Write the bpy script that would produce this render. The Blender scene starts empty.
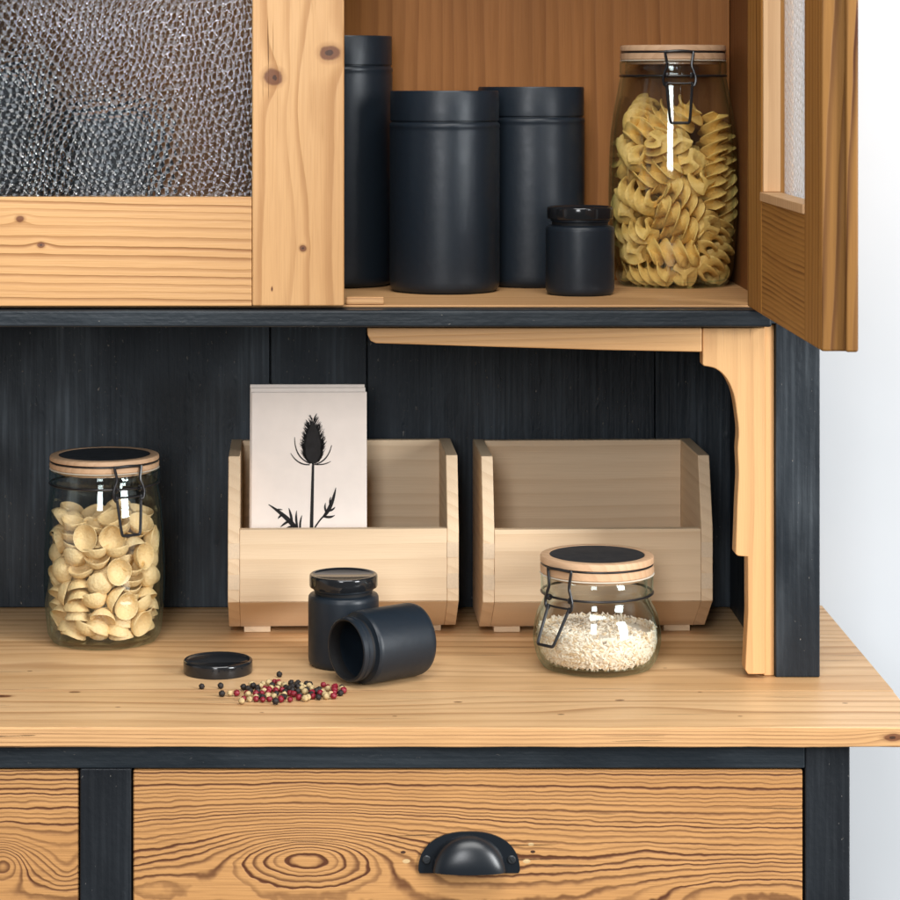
import bpy, bmesh, math, random
import numpy as np
from mathutils import Vector, Matrix, Quaternion
R = math.radians
random.seed(7)
sc = bpy.context.scene
col = sc.collection

# ------------------------------------------------------------------ camera
cd = bpy.data.cameras.new('camera'); cam = bpy.data.objects.new('camera', cd); col.objects.link(cam)
cam.location = (0, -2.39, 0.5); cam.rotation_euler = (R(90), 0, 0)
cd.sensor_width = 36; cd.lens = 100
cd.shift_x = (450-385)/900; cd.shift_y = -(450-85)/900
cd.clip_end = 50; cd.clip_start = .05
cd.dof.use_dof = True; cd.dof.focus_distance = 2.10; cd.dof.aperture_fstop = 20
sc.camera = cam

# ------------------------------------------------------------------ world and lamps
w = bpy.data.worlds.new('World'); sc.world = w; w.use_nodes = True
bg = w.node_tree.nodes['Background']; bg.inputs[0].default_value = (1, .985, .96, 1)
_nt = w.node_tree; _tc = _nt.nodes.new('ShaderNodeTexCoord'); _sx = _nt.nodes.new('ShaderNodeSeparateXYZ'); _ab = _nt.nodes.new('ShaderNodeMath'); _ab.operation = 'ABSOLUTE'
_mr = _nt.nodes.new('ShaderNodeMapRange'); _mr.interpolation_type = 'SMOOTHSTEP'      # a white room: brighter walls to both sides
for _i, _v in ((1, .70), (2, .92), (3, .11), (4, .72)): _mr.inputs[_i].default_value = _v
_nt.links.new(_tc.outputs['Generated'], _sx.inputs[0]); _nt.links.new(_sx.outputs[0], _ab.inputs[0]); _nt.links.new(_ab.outputs[0], _mr.inputs[0]); _nt.links.new(_mr.outputs[0], bg.inputs[1])
def area(name, loc, target, sx, sy, power, colr):
    l = bpy.data.lights.new(name, 'AREA'); l.shape = 'RECTANGLE'; l.size = sx; l.size_y = sy; l.energy = power; l.color = colr
    o = bpy.data.objects.new(name, l); col.objects.link(o); o.location = loc
    o.rotation_euler = (Vector(target)-Vector(loc)).to_track_quat('-Z', 'Y').to_euler()
area('window_light', (2.35, -2.35, .95), (0.1, -.2, .15), .85, 1.7, 122, (.97, .99, 1))
area('front_light', (-.38, -3.2, 1.12), (0, -.2, .25), .60, 1.3, 42, (.97, .98, 1))
area('ceiling_light', (.35, -2.0, 2.7), (0, -.25, .1), 2.4, 1.3, 92, (1, .985, .96))
sc.view_settings.view_transform = 'Standard'; sc.view_settings.look = 'None'
sc.view_settings.exposure = -0.07; sc.view_settings.gamma = 1
cy = sc.cycles
cy.max_bounces = 12; cy.transparent_max_bounces = 32; cy.transmission_bounces = 8; cy.glossy_bounces = 5; cy.diffuse_bounces = 4
cy.use_denoising = True; cy.caustics_reflective = False; cy.caustics_refractive = False; cy.sample_clamp_indirect = 6

def at(px, py, y):
    s = (2.39+y)/2500
    return Vector(((px-385)*s, y, .5-(py-85)*s))
def PX(px, y): return at(px, 0, y).x

# ------------------------------------------------------------------ node expressions
class V:
    def __init__(s, nt, k): s.nt, s.k = nt, k
    def op(s, o, b=None, c=None):
        n = s.nt.nodes.new('ShaderNodeMath'); n.operation = o
        for i, x in enumerate((s, b, c)):
            if x is None: continue
            if isinstance(x, V): s.nt.links.new(x.k, n.inputs[i])
            else: n.inputs[i].default_value = x
        return V(s.nt, n.outputs[0])
    def __add__(s, b): return s.op('ADD', b)
    __radd__ = __add__
    def __sub__(s, b): return s.op('SUBTRACT', b)
    def __rsub__(s, b): return (s*-1.)+b
    def __mul__(s, b): return s.op('MULTIPLY', b)
    __rmul__ = __mul__
    def __truediv__(s, b): return s.op('DIVIDE', b)
    def sat(s): return s.op('MINIMUM', 1.).op('MAXIMUM', 0.)
    def step(s, a, b):
        n = s.nt.nodes.new('ShaderNodeMapRange'); n.interpolation_type = 'SMOOTHSTEP'
        n.inputs[1].default_value = a; n.inputs[2].default_value = b
        s.nt.links.new(s.k, n.inputs[0]); return V(s.nt, n.outputs[0])
def combine(nt, a, b, c):
    n = nt.nodes.new('ShaderNodeCombineXYZ')
    for i, x in enumerate((a, b, c)):
        if isinstance(x, V): nt.links.new(x.k, n.inputs[i])
        else: n.inputs[i].default_value = x
    return n.outputs[0]
def noise(nt, vec, scale=1., detail=2., rough=.5):
    n = nt.nodes.new('ShaderNodeTexNoise'); nt.links.new(vec, n.inputs['Vector'])
    n.inputs['Scale'].default_value = scale; n.inputs['Detail'].default_value = detail; n.inputs['Roughness'].default_value = rough
    return V(nt, n.outputs['Fac'])
def wnoise(nt, x):
    n = nt.nodes.new('ShaderNodeTexWhiteNoise'); n.noise_dimensions = '1D'; nt.links.new(x.k, n.inputs['W']); return V(nt, n.outputs['Value'])
def rgb(c): return (c[0], c[1], c[2], 1)
def mix(nt, f, a, b, mode='MIX'):
    n = nt.nodes.new('ShaderNodeMix'); n.data_type = 'RGBA'; n.blend_type = mode
    if isinstance(f, V): nt.links.new(f.k, n.inputs[0])
    else: n.inputs[0].default_value = f
    for i, x in ((6, a), (7, b)):
        if isinstance(x, tuple): n.inputs[i].default_value = rgb(x)
        else: nt.links.new(x, n.inputs[i])
    return n.outputs[2]
def new_mat(name, rough=.5, spec=.5):
    m = bpy.data.materials.new(name); m.use_nodes = True; nt = m.node_tree
    b = nt.nodes['Principled BSDF']; b.inputs['Roughness'].default_value = rough; b.inputs['Specular IOR Level'].default_value = spec
    return m, nt, b
def bump(nt, b, h, dist, strength=1.):
    n = nt.nodes.new('ShaderNodeBump'); n.inputs['Distance'].default_value = dist; n.inputs['Strength'].default_value = strength
    nt.links.new(h.k, n.inputs['Height']); nt.links.new(n.outputs[0], b.inputs['Normal'])
def coords(nt, uax, vax):
    t = nt.nodes.new('ShaderNodeTexCoord'); s = nt.nodes.new('ShaderNodeSeparateXYZ'); nt.links.new(t.outputs['Object'], s.inputs[0])
    wax = ({'X', 'Y', 'Z'}-{uax, vax}).pop()
    return tuple(V(nt, s.outputs[a]) for a in (uax, vax, wax))

def wood(name, u='X', v='Z', light=(.62, .37, .17), dark=(.30, .13, .045), tone=(.50, .27, .11), freq=150., amp=.7, warp=.006,
         kw=.35, quad=0., bumps=(), knots=(), spots=(), cracks=0., rough=.5, seed=0., wob=.0008, sharp=.9, spec=.4, vary=.55, pore=.25, slope=0., lo=.25, wob2=0., rnd=False):
    m, nt, b = new_mat(name, rough, spec)
    U, W_, T = coords(nt, u, v)
    if rnd:
        oi = nt.nodes.new('ShaderNodeObjectInfo'); rv_ = V(nt, oi.outputs['Random']); U = U+rv_*7.; W_ = W_+rv_*3.; T = T+rv_*1.7
    sd = seed*3.7
    low = noise(nt, combine(nt, U*2.2+sd, W_*9.+sd, T*9.), 1., 2.)
    mid = noise(nt, combine(nt, U*14.+sd, W_*60.+sd, T*60.), 1., 2.)
    F = W_ + kw*T + (low-.5)*(warp*2) + (mid-.5)*(wob*2) + U*slope
    if wob2: F = F + (noise(nt, combine(nt, U*65.+sd, W_*70., T*60.), 1., 2.)-.5)*(wob2*2)
    if quad: F = F + W_*W_*quad
    for (bu, bv, A, su, sv) in bumps:
        a = (U-bu)/su; c = (W_-bv)/sv
        g = ((a*a+c*c)*-1.).op('EXPONENT')
        F = F + g*A
    kmask = None
    for (ku, kv, ru, rv) in knots:
        a = (U-ku)/(ru*2.6); c = (W_-kv)/(rv*2.0)
        F = F + (((a*a+c*c)*-1.).op('EXPONENT'))*(-rv*1.3)
    p = F*freq + sd
    p = p + (noise(nt, combine(nt, F*(freq*.22)+sd, 0., 0.), 1., 1.)-.5)*2.2
    t = p.op('FRACT'); rnd = wnoise(nt, p.op('FLOOR'))
    d = t.step(lo, sharp)*(1.-t.step(min(sharp+.02, .97), 1.))
    sth = (rnd*.65+.35)*amp
    brk = noise(nt, combine(nt, U*7.+sd, W_*40., T*40.+sd), 1., 3.)
    d = d*sth*(brk.step(.2, .6)*.5+.5)
    c0 = mix(nt, (low.step(.3, .7))*vary, light, tone)
    fib = noise(nt, combine(nt, U*22.+sd, W_*900., T*900.+sd), 1., 2.)
    c1 = mix(nt, d.sat(), c0, dark)
    f2 = fib.step(.35, .75)*pore
    c1 = mix(nt, f2, c1, mix(nt, .5, c1, dark))
    h = d*-.6 + fib*-.35
    if cracks:
        cr = noise(nt, combine(nt, U*9.+sd, W_*420.+sd, T*420.), 1., 2.)
        msk = noise(nt, combine(nt, U*5.+sd, W_*38., T*38.+sd), 1., 1.)
        ck = cr.step(.63, .69)*msk.step(.62-.1*cracks, .70)
        c1 = mix(nt, ck*.85, c1, (.07, .03, .012)); h = h - ck*2.
    jit = noise(nt, combine(nt, U*130., W_*130., T*130.), 1., 2.)
    for (ku, kv, ru, rv) in knots:
        a = (U-ku)/ru; c = (W_-kv)/rv
        q = (a*a+c*c)+(jit-.5)*.9
        c1 = mix(nt, (1.-q.step(.7, 2.6))*.45, c1, tuple(x*.9 for x in dark))
        c1 = mix(nt, (1.-q.step(.55, 1.15))*.92, c1, (.15, .05, .018))
        c1 = mix(nt, (1.-q.step(.02, .12))*.8, c1, (.03, .012, .006))
    for (ku, kv, r, cc) in spots:
        a = (U-ku)/r; c = (W_-kv)/r
        q = (a*a*.5+c*c*1.6)+(jit-.5)*1.6
        c1 = mix(nt, (1.-q.step(.6, 1.3)), c1, cc)
    nt.links.new(c1, b.inputs['Base Color'])
    rr = (rough + d*.15 + (fib-.5)*.15)
    nt.links.new(rr.k, b.inputs['Roughness'])
    bump(nt, b, h, .0006, .8)
    return m

def paint(name, u='Z', v='X', base=(.011, .014, .018), hi=(.035, .043, .052), chip=(.30, .28, .25), seed=0., chips=1., rough=.42, wear=.5, bd=.001, lum=.5):
    m, nt, b = new_mat(name, rough, .27)
    U, W_, T = coords(nt, u, v)
    sd = seed*5.1+1.3
    brush = noise(nt, combine(nt, U*9.+sd, W_*260., T*260.+sd), 1., 3.)
    big = noise(nt, combine(nt, U*8.+sd, W_*16., T*16.+sd), 1., 3.)
    lump = noise(nt, combine(nt, U*150.+sd, W_*260., T*260.), 1., 3.)
    f = (brush.step(.42, .8)*wear*big.step(.35, .7))
    c = mix(nt, f, base, hi)
    c = mix(nt, big.step(.4, .75)*.35, c, hi)
    ch = noise(nt, combine(nt, U*190.+sd, W_*420., T*420.+sd), 1., 2.).step(.74-.03*chips, .78)*noise(nt, combine(nt, U*9., W_*30.+sd, T*30.), 1., 2.).step(.42, .58)
    c = mix(nt, ch*.8, c, chip)
    nt.links.new(c, b.inputs['Base Color'])
    nt.links.new((rough+(brush-.5)*.3+f*.1).k, b.inputs['Roughness'])
    dent = noise(nt, combine(nt, U*40.+sd, W_*90., T*90.), 1., 2.)
    bump(nt, b, lump*lum + brush*.5 + dent.step(.64, .78)*.25 - ch*.8, bd, .7)
    return m

def simple(name, c, rough=.5, spec=.5, nscale=0., namp=.15, bdist=0., metal=0., coat=0.):
    m, nt, b = new_mat(name, rough, spec); b.inputs['Base Color'].default_value = rgb(c); b.inputs['Metallic'].default_value = metal
    b.inputs['Coat Weight'].default_value = coat
    if nscale:
        t = nt.nodes.new('ShaderNodeTexCoord'); n = noise(nt, t.outputs['Object'], nscale, 3.)
        nt.links.new(mix(nt, n.step(.25, .75)*namp*2, c, tuple(x*.55 for x in c)), b.inputs['Base Color'])
        nt.links.new((rough+(n-.5)*.2).k, b.inputs['Roughness'])
        if bdist: bump(nt, b, n, bdist, .6)
    return m

def thin_glass(name, edge=(.34, .60, .62), clear=(.988, .992, .990), ripple=.12):
    m = bpy.data.materials.new(name); m.use_nodes = True; nt = m.node_tree; nt.nodes.clear()
    out = nt.nodes.new('ShaderNodeOutputMaterial'); mx = nt.nodes.new('ShaderNodeMixShader')
    tr = nt.nodes.new('ShaderNodeBsdfTransparent'); gl = nt.nodes.new('ShaderNodeBsdfGlossy'); gl.inputs['Roughness'].default_value = .03
    lw = nt.nodes.new('ShaderNodeLayerWeight'); f = V(nt, lw.outputs['Facing'])
    t = nt.nodes.new('ShaderNodeTexCoord'); n = noise(nt, t.outputs['Object'], 55., 1.)
    bn = nt.nodes.new('ShaderNodeBump'); bn.inputs['Distance'].default_value = .0012; bn.inputs['Strength'].default_value = ripple
    nt.links.new(n.k, bn.inputs['Height']); nt.links.new(bn.outputs[0], gl.inputs['Normal'])
    fr = f.op('POWER', 4.)*.75+.045
    nt.links.new(mix(nt, f.op('POWER', 5.0), clear, edge), tr.inputs[0]); gl.inputs[0].default_value = (.86, 1, .98, 1)
    nt.links.new(fr.k, mx.inputs[0]); nt.links.new(tr.outputs[0], mx.inputs[1]); nt.links.new(gl.outputs[0], mx.inputs[2]); nt.links.new(mx.outputs[0], out.inputs[0])
    return m
def solid_glass(name, colr, rough=.0):
    m, nt, b = new_mat(name, rough, .5); b.inputs['Base Color'].default_value = rgb(colr); b.inputs['Transmission Weight'].default_value = 1; b.inputs['IOR'].default_value = 1.5
    return m

# ------------------------------------------------------------------ mesh builder
class MB:
    def __init__(s): s.bm = bmesh.new(); s.mi = 0
    def face(s, vs):
        try: f = s.bm.faces.new(vs); f.material_index = s.mi; return f
        except ValueError: return None
    def box(s, x0, x1, y0, y1, z0, z1):
        v = [s.bm.verts.new((x, y, z)) for x in (x0, x1) for y in (y0, y1) for z in (z0, z1)]
        for q in ((0, 1, 3, 2), (4, 6, 7, 5), (0, 4, 5, 1), (2, 3, 7, 6), (0, 2, 6, 4), (1, 5, 7, 3)): s.face([v[i] for i in q])
        return s
    def prism(s, pts, axis, a, b):
        f = {'x': lambda p, d: (d, p[0], p[1]), 'y': lambda p, d: (p[0], d, p[1]), 'z': lambda p, d: (p[0], p[1], d)}[axis]
        A = [s.bm.verts.new(f(p, a)) for p in pts]; B = [s.bm.verts.new(f(p, b)) for p in pts]
        n = len(pts)
        for i in range(n): s.face((A[i], A[(i+1) % n], B[(i+1) % n], B[i]))
        s.face(A[::-1]); s.face(B); return s
    def lathe(s, prof, seg=64, closed=False, jitter=0.):
        rings = []
        for r, z in prof:
            if r < 1e-6: rings.append([s.bm.verts.new((0, 0, z))]*seg)
            else: rings.append([s.bm.verts.new((r*math.cos(2*math.pi*i/seg), r*math.sin(2*math.pi*i/seg), z)) for i in range(seg)])
        pairs = list(zip(rings, rings[1:]))
        if closed: pairs.append((rings[-1], rings[0]))
        for a, b in pairs:
            for i in range(seg):
                vs = []
                for q in (a[i], a[(i+1) % seg], b[(i+1) % seg], b[i]):
                    if q not in vs: vs.append(q)
                if len(vs) > 2: s.face(vs)
        return s
    def tube(s, pts, r, seg=8, closed=False, r1=None):
        pts = [Vector(p) for p in pts]; n = len(pts); rings = []; prev = None
        for i, p in enumerate(pts):
            a = pts[(i-1) % n] if (closed or i > 0) else p; c = pts[(i+1) % n] if (closed or i < n-1) else p
            t = (c-a).normalized()
            if prev is None: nrm = t.orthogonal().normalized()
            else: nrm = (prev - t*prev.dot(t)); nrm = nrm.normalized() if nrm.length > 1e-6 else t.orthogonal().normalized()
            prev = nrm; bi = t.cross(nrm); rr = r if r1 is None else r+(r1-r)*i/(n-1)
            rings.append([s.bm.verts.new(p+(nrm*math.cos(2*math.pi*k/seg)+bi*math.sin(2*math.pi*k/seg))*rr) for k in range(seg)])
        pr = list(zip(rings, rings[1:]))
        if closed: pr.append((rings[-1], rings[0]))
        for a, b in pr:
            for k in range(seg): s.face((a[k], a[(k+1) % seg], b[(k+1) % seg], b[k]))
        if not closed: s.face(rings[0][::-1]); s.face(rings[-1])
        return s
    def xform(s, M): s.bm.transform(M); return s
    def mesh(s, name, mats, smooth=40.):
        bmesh.ops.recalc_face_normals(s.bm, faces=s.bm.faces)
        me = bpy.data.meshes.new(name); s.bm.to_mesh(me); s.bm.free()
        for m in (mats if isinstance(mats, (list, tuple)) else [mats]): me.materials.append(m)
        if smooth:
            for p in me.polygons: p.use_smooth = True
            me.set_sharp_from_angle(angle=R(smooth))
        return me
    def build(s, name, mats, parent=None, bevel=0., smooth=40., seg=2):
        return link(name, s.mesh(name, mats, smooth), parent, bevel, seg)
def link(name, me, parent=None, bevel=0., seg=2):
    o = bpy.data.objects.new(name, me); col.objects.link(o)
    if parent: o.parent = parent
    if bevel:
        md = o.modifiers.new('bevel', 'BEVEL'); md.width = bevel; md.segments = seg; md.limit_method = 'ANGLE'; md.angle_limit = R(35); md.harden_normals = True
    return o
def tag(o, label, cat, group=None, kind=None):
    o['label'] = label; o['category'] = cat
    if group: o['group'] = group
    if kind: o['kind'] = kind
    return o
def thing(name, label, cat, loc=(0, 0, 0), rz=0., group=None):
    o = bpy.data.objects.new(name, None); col.objects.link(o); o.location = loc; o.rotation_euler = (0, 0, rz); o.empty_display_size = .02
    return tag(o, label, cat, group)
def copy_tree(o, parent=None):
    c = o.copy(); col.objects.link(c); c.parent = parent
    for ch in list(o.children): copy_tree(ch, c)
    return c
def curve(pts, n=8):
    """Catmull-Rom through points"""
    pts = [Vector(p) for p in pts]; out = []
    for i in range(len(pts)-1):
        p0 = pts[max(i-1, 0)]; p1 = pts[i]; p2 = pts[i+1]; p3 = pts[min(i+2, len(pts)-1)]
        for k in range(n):
            t = k/n
            out.append(.5*((2*p1)+(p2-p0)*t+(2*p0-5*p1+4*p2-p3)*t*t+(3*p1-p0-3*p2+p3)*t**3))
    return out+[pts[-1]]

# ------------------------------------------------------------------ wall
m_wall = simple('white_plaster', (.565, .588, .615), .7, .3, 9., .03, .0006)
o = MB().box(-2.2, 2.6, .03, .13, -1.0, 2.0).build('wall', m_wall); o['kind'] = 'structure'

# ------------------------------------------------------------------ dresser
HB = .3143          # shelf top inside the cabinet
D_OPEN = PX(774, -.28)
dresser = thing('kitchen_dresser', 'old pine kitchen dresser with black painted frame, glass doors and open middle shelf', 'dresser', (0, 0, 0))
WL, WD, WT = (.64, .385, .18), (.27, .115, .042), (.53, .29, .12)
def ct(px, py):
    d = .5*2500/(py-85); return (px-385)*d/2500, d-2.39
nk = (.17, .075, .026)
nicks = [(*ct(a, b), r_, nk) for a, b, r_ in ((75, 692, .0035), (118, 707, .0016), (30, 671, .0015), (262, 712, .0012), (561, 714, .002), (740, 716, .0016), (812, 671, .0022), (458, 702, .0026), (700, 692, .0013), (395, 716, .0014), (620, 700, .003), (845, 703, .0018), (665, 668, .0013))]
m_top = wood('pine_top', 'X', 'Y', (.74, .49, .26), (.33, .155, .055), (.60, .36, .165), freq=52., amp=.85, lo=.4, warp=.020, kw=2.2, cracks=1.3, rough=.42, seed=1.,
             bumps=((-.02, -.36, .02, .10, .025), (.20, -.385, -.02, .06, .018)), knots=((-.315, -.345, .010, .0045), (PX(812, -.3), -.30, .004, .003)), vary=.8, pore=.5, spots=nicks)
m_edge = wood('pine_edge', 'X', 'Z', (.66, .38, .17), (.25, .11, .04), (.52, .27, .10), freq=330., amp=.8, warp=.004, kw=.2, cracks=1., rough=.5, seed=2., pore=.4, knots=((PX(893, -.443), -.008, .008, .003),))
m_top2 = wood('pine_top_rear', 'X', 'Y', (.72, .47, .245), (.31, .14, .048), (.55, .32, .14), freq=36., amp=.6, lo=.4, warp=.024, kw=2.2, cracks=1.0, rough=.42, seed=31., vary=1., pore=.5,
              bumps=((.12, -.24, .03, .12, .03), (-.3, -.2, -.03, .1, .03)), spots=nicks)
for ya, yb_, mm in ((-.443, -.3262, m_top), (-.3259, -.1402, m_top2), (-.1399, .012, m_top)):
    tp = MB()
    if ya < -.4:                                        # the front board: a hand-worn, not quite straight edge
        nx = 260; g = random.Random(9); ph = [g.uniform(0, 6) for _ in range(6)]
        wv = lambda x, a: .00035*math.sin(x*23+ph[a])+.00022*math.sin(x*71+ph[a+1])+g.gauss(0, .00007)
        rw_ = []
        for i in range(nx+1):
            x = -1.2+1.6198*i/nx
            rw_.append([tp.bm.verts.new(c) for c in ((x, yb_, -.016), (x, yb_, 0), (x, ya+wv(x, 0), wv(x, 2)*.6-.0003), (x, ya+wv(x, 1), -.016+wv(x, 3)*.5))])
        for A, B in zip(rw_, rw_[1:]):
            for k in range(4): tp.face((A[k], A[(k+1) % 4], B[(k+1) % 4], B[k]))
        tp.face(rw_[0]); tp.face(rw_[-1][::-1])
    else: tp.box(-1.2, .4198, ya, yb_, -.0160, 0)
    for f in tp.bm.faces: f.material_index = 1 if abs(f.calc_center_median().y+.443) < 2e-3 else 0
    tp.build('countertop', [mm, m_edge], dresser, .0014 if ya < -.4 else .0003)
m_paint_h = paint('black_paint_rail', 'X', 'Z', (.014, .019, .024), (.045, .056, .066), seed=1., chips=.9)
m_paint_v = paint('black_paint_post', 'Z', 'X', (.011, .015, .020), (.060, .072, .084), seed=2., chips=1., wear=.8)
m_paint_b = paint('black_paint_boards', 'Z', 'X', (.012, .018, .025), (.075, .095, .115), seed=3., chips=2.4, wear=1., bd=.0015, lum=.22)
m_paint_f = paint('black_paint_base', 'Z', 'X', (.010, .012, .015), (.026, .031, .037), seed=4., chips=.8)
YF = -.43
zr = at(0, 768.5, YF).z
fx = [PX(-420, YF), PX(-370, YF), PX(80, YF), PX(131, YF), PX(805, YF), PX(850, YF)]
zb = -.165
MB().box(fx[0]-.1, fx[4], YF, YF+.022, zr, -.0163).build('top_rail', m_paint_h, dresser, .0012)
MB().box(fx[0]-.1, fx[4], YF, YF+.022, zb-.03, zb).build('bottom_rail', m_paint_h, dresser, .0012)
MB().box(fx[2], fx[3], YF, YF+.022, zb+.0001, zr-.0001).build('drawer_divider', m_paint_f, dresser, .0012)
MB().box(fx[4]+.0002, fx[5], YF, 0, -.85, -.0163).build('base_side_panel', m_paint_f, dresser, .0015)
MB().box(fx[0]-.14, fx[0]-.1002, YF, 0, -.85, -.0163).build('base_side_panel', m_paint_f, dresser, .0015)
MB().box(fx[0]-.1, fx[4], -.01, 0, -.85, -.0163).build('base_back', m_paint_f, dresser)
MB().box(fx[0]-.1, fx[4], YF+.006, YF+.022, -.80, zb-.0303).build('base_front_panel', m_paint_f, dresser)
def drawer_wood(name, cx, extra, seed, spots=()):
    z = lambda py: at(0, py, YF).z
    return wood(name, 'X', 'Z', (.58, .300, .110), (.095, .027, .006), (.46, .215, .068), freq=385., amp=1.4, warp=.0022, kw=.3, quad=2.7, wob=.0011, wob2=.0011, rough=.52, seed=seed, lo=.34, sharp=.78, cracks=.5, pore=.55,
                bumps=[(PX(a, YF), z(b), c, d, e) for a, b, c, d, e in extra], spots=[(PX(a, YF), z(b), r, c) for a, b, r, c in spots])
pale, hole = (.58, .40, .20), (.05, .02, .01)
m_dr1 = drawer_wood('drawer_pine', 468, ((306, 858, -.0170, .050, .0180), (308, 850, -.0120, .125, .036), (300, 792, -.0022, .03, .008), (770, 893, -.0130, .120, .024), (640, 850, -.0022, .03, .010), (150, 885, -.0050, .04, .014), (470, 872, .0024, .04, .012)), 3.,
                    ((403, 853, .0015, hole), (406, 862, .0021, pale), (531, 845, .0016, pale), (533, 852.5, .0014, hole), (527, 862, .0022, pale)))
m_dr2 = drawer_wood('drawer_pine_left', 0, ((2, 862, -.0150, .018, .0165), (66, 868, .006, .016, .016), (-160, 860, -.012, .05, .02)), 5.)
def drawer(x0, x1, mat):
    return MB().box(x0+.0013, x1-.0013, YF+.002, YF+.024, zb+.0015, zr-.0015).build('drawer', mat, dresser, .0016)
dr = drawer(fx[3], fx[4], m_dr1); drl = drawer(fx[1]-.17, fx[2], m_dr2)
MB().box(fx[3]+.01, fx[4]-.01, YF+.0242, -.03, zb+.004, zr-.012).build('drawer_box', m_edge, dr)
MB().box(fx[1]-.1, fx[2]-.01, YF+.0242, -.03, zb+.004, zr-.012).build('drawer_box', m_edge, drl)
# cup handle
m_handle = simple('black_iron', (.008, .011, .015), .30, .5)
hc = at(469, 873, YF+.002); hm = MB()
pts = []
for k in range(33):
    a = math.pi*k/32
    c, s_ = math.cos(a), math.sin(a)
    pts.append((hc.x+.0398*math.copysign(abs(c)**.85, c), hc.z+.0028+.0302*s_**.9))
pts = [(hc.x+.0388, hc.z+.0005)]+pts+[(hc.x-.0388, hc.z+.0005)]
hm.prism(pts, 'y', YF-.0002, YF+.0018)
n, mth = 32, 14
rows = []
for j in range(mth+1):                              # dome: from plate curve outwards to the open lower lip
    b = j/mth*math.pi/2
    row = []
    for k in range(n+1):
        a = math.pi*k/n
        rx = .0290*math.cos(b)**.75 if j < mth else 0
        row.append((hc.x+.0290*math.cos(a)*math.sin(math.pi/2-b*.0)*1., 0, 0))
    rows.append(row)
def cup(rx, rz, ry, z0):
    g = []
    for j in range(15):
        ph = j/14*math.pi/2
        g.append([hm.bm.verts.new((hc.x+rx*math.cos(math.pi*k/n)*math.cos(ph)**.0 * (1-.0*ph), YF-.0003-ry*math.sin(ph)*math.sin(math.pi*k/n)**.5, z0+rz*math.sin(math.pi*k/n)*math.cos(ph))) for k in range(n+1)])
    for a, b in zip(g, g[1:]):
        for k in range(n): hm.face((a[k], a[k+1], b[k+1], b[k]))
    return g
g1 = cup(.0290, .0270, .0150, hc.z+.0036); g2 = cup(.0272, .0252, .0134, hc.z+.0036)
for k in range(n): hm.face((g1[-1][k], g1[-1][k+1], g2[-1][k+1], g2[-1][k]))
h = hm.build('cup_handle', m_handle, dr)
for sx in (-1, 1):
    sm = MB().lathe([(0, -.0002), (.0026, -.0002), (.0034, .0006), (.0034, .0012), (0, .0012)], 20)
    sm.box(-.0022, .0022, -.0003, .0003, -.0008, -.0001)
    sm.xform(Matrix.Translation((hc.x+sx*.0333, YF-.0014, hc.z+.0112)) @ Matrix.Rotation(R(-90), 4, 'X') @ Matrix.Rotation(R(35*sx+20), 4, 'Z'))
    sm.build('screw', simple('screw_iron', (.05, .055, .06), .4, .5, metal=.6), dr)

# hutch: posts, shelf board, bracket, apron
px0, px1 = PX(775.5, -.28), PX(820, -.28)
MB().box(px0, px1, -.28, -.0005, 0, .3120).build('side_post', m_paint_v, dresser, .0012)
MB().box(-.86, -.82, -.28, -.0005, 0, .3120).build('side_post', m_paint_v, dresser, .0012)
sb = MB().box(-.86, .3228, -.305, -.282, .2980, .3120)
sb.build('shelf_moulding', m_paint_h, dresser, .0022, seg=3)
MB().box(-.82, px0-.0003, -.2818, -.0005, .2990, .3119).build('shelf_board', m_paint_b, dresser)
m_shelf = wood('pine_shelf', 'X', 'Y', (.62, .36, .16), (.30, .13, .045), (.50, .27, .11), freq=60., amp=.5, warp=.012, kw=1.5, cracks=.4, seed=6., rough=.5)
MB().box(-.80, D_OPEN-.0002, -.2795, -.0125, .3122, HB).build('cabinet_floor', m_shelf, dresser, .0006)
b_ = at(345, 302.5, -.279); c_ = at(384, 294, -.279)
MB().box(b_.x+.0008, c_.x, -.2785, -.266, HB+.0002, HB+.0065).build('door_stop', wood('stop_pine', 'X', 'Z', (.66, .38, .17), WD, WT, freq=260., seed=9.), dresser, .001)
m_br = wood('bracket_pine', 'Z', 'X', (.66, .385, .17), (.36, .17, .06), (.57, .31, .125), freq=52., amp=.55, warp=.012, kw=1.4, seed=8., rough=.45, cracks=.3, pore=.2,
            )
yb = -.2845
P = [(702.5, 328), (702.5, 364.5)] + [(a.x, a.y) for a in curve([Vector((704, 366, 0)), Vector((716, 369, 0)), Vector((726, 378, 0)), Vector((733, 393, 0)), Vector((736.5, 412, 0)), Vector((738.5, 432, 0)), Vector((737.5, 450, 0)), Vector((738.4, 475, 0)), Vector((737, 505, 0)), Vector((735.3, 554, 0))], 5)] + \
    [(738, 556), (747.5, 557), (747.8, 611), (745, 670), (748, 674.5), (765, 674.5), (765, 328)]
prof = [at(a, b, yb) for a, b in P]
prof = [(p.x, min(max(p.z, .0003), .2977)) for p in prof]
bm_ = MB().prism(prof, 'y', yb, yb+.020)
bm_.box(PX(765, yb)+.0001, px0-.0003, yb+.0085, yb+.020, .0003, .2977)
bm_.build('bracket', m_br, dresser, .0011)
m_ap = wood('apron_pine', 'X', 'Z', (.66, .385, .17), (.34, .16, .055), (.57, .31, .125), freq=150., amp=.55, warp=.004, seed=11., slope=-.02, rough=.45)
P = [(702, 328), (702, 352), (600, 350), (480, 346.5), (376, 343.3), (370.5, 341), (367.5, 335), (367.2, 328)]
prof = [at(a, b, -.290) for a, b in P]; prof = [(min(p.x, PX(702, -.29)), min(p.z, .2977)) for p in prof]
MB().prism(prof, 'y', -.290, -.270).build('apron_strip', m_ap, dresser, .0011)
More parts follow.
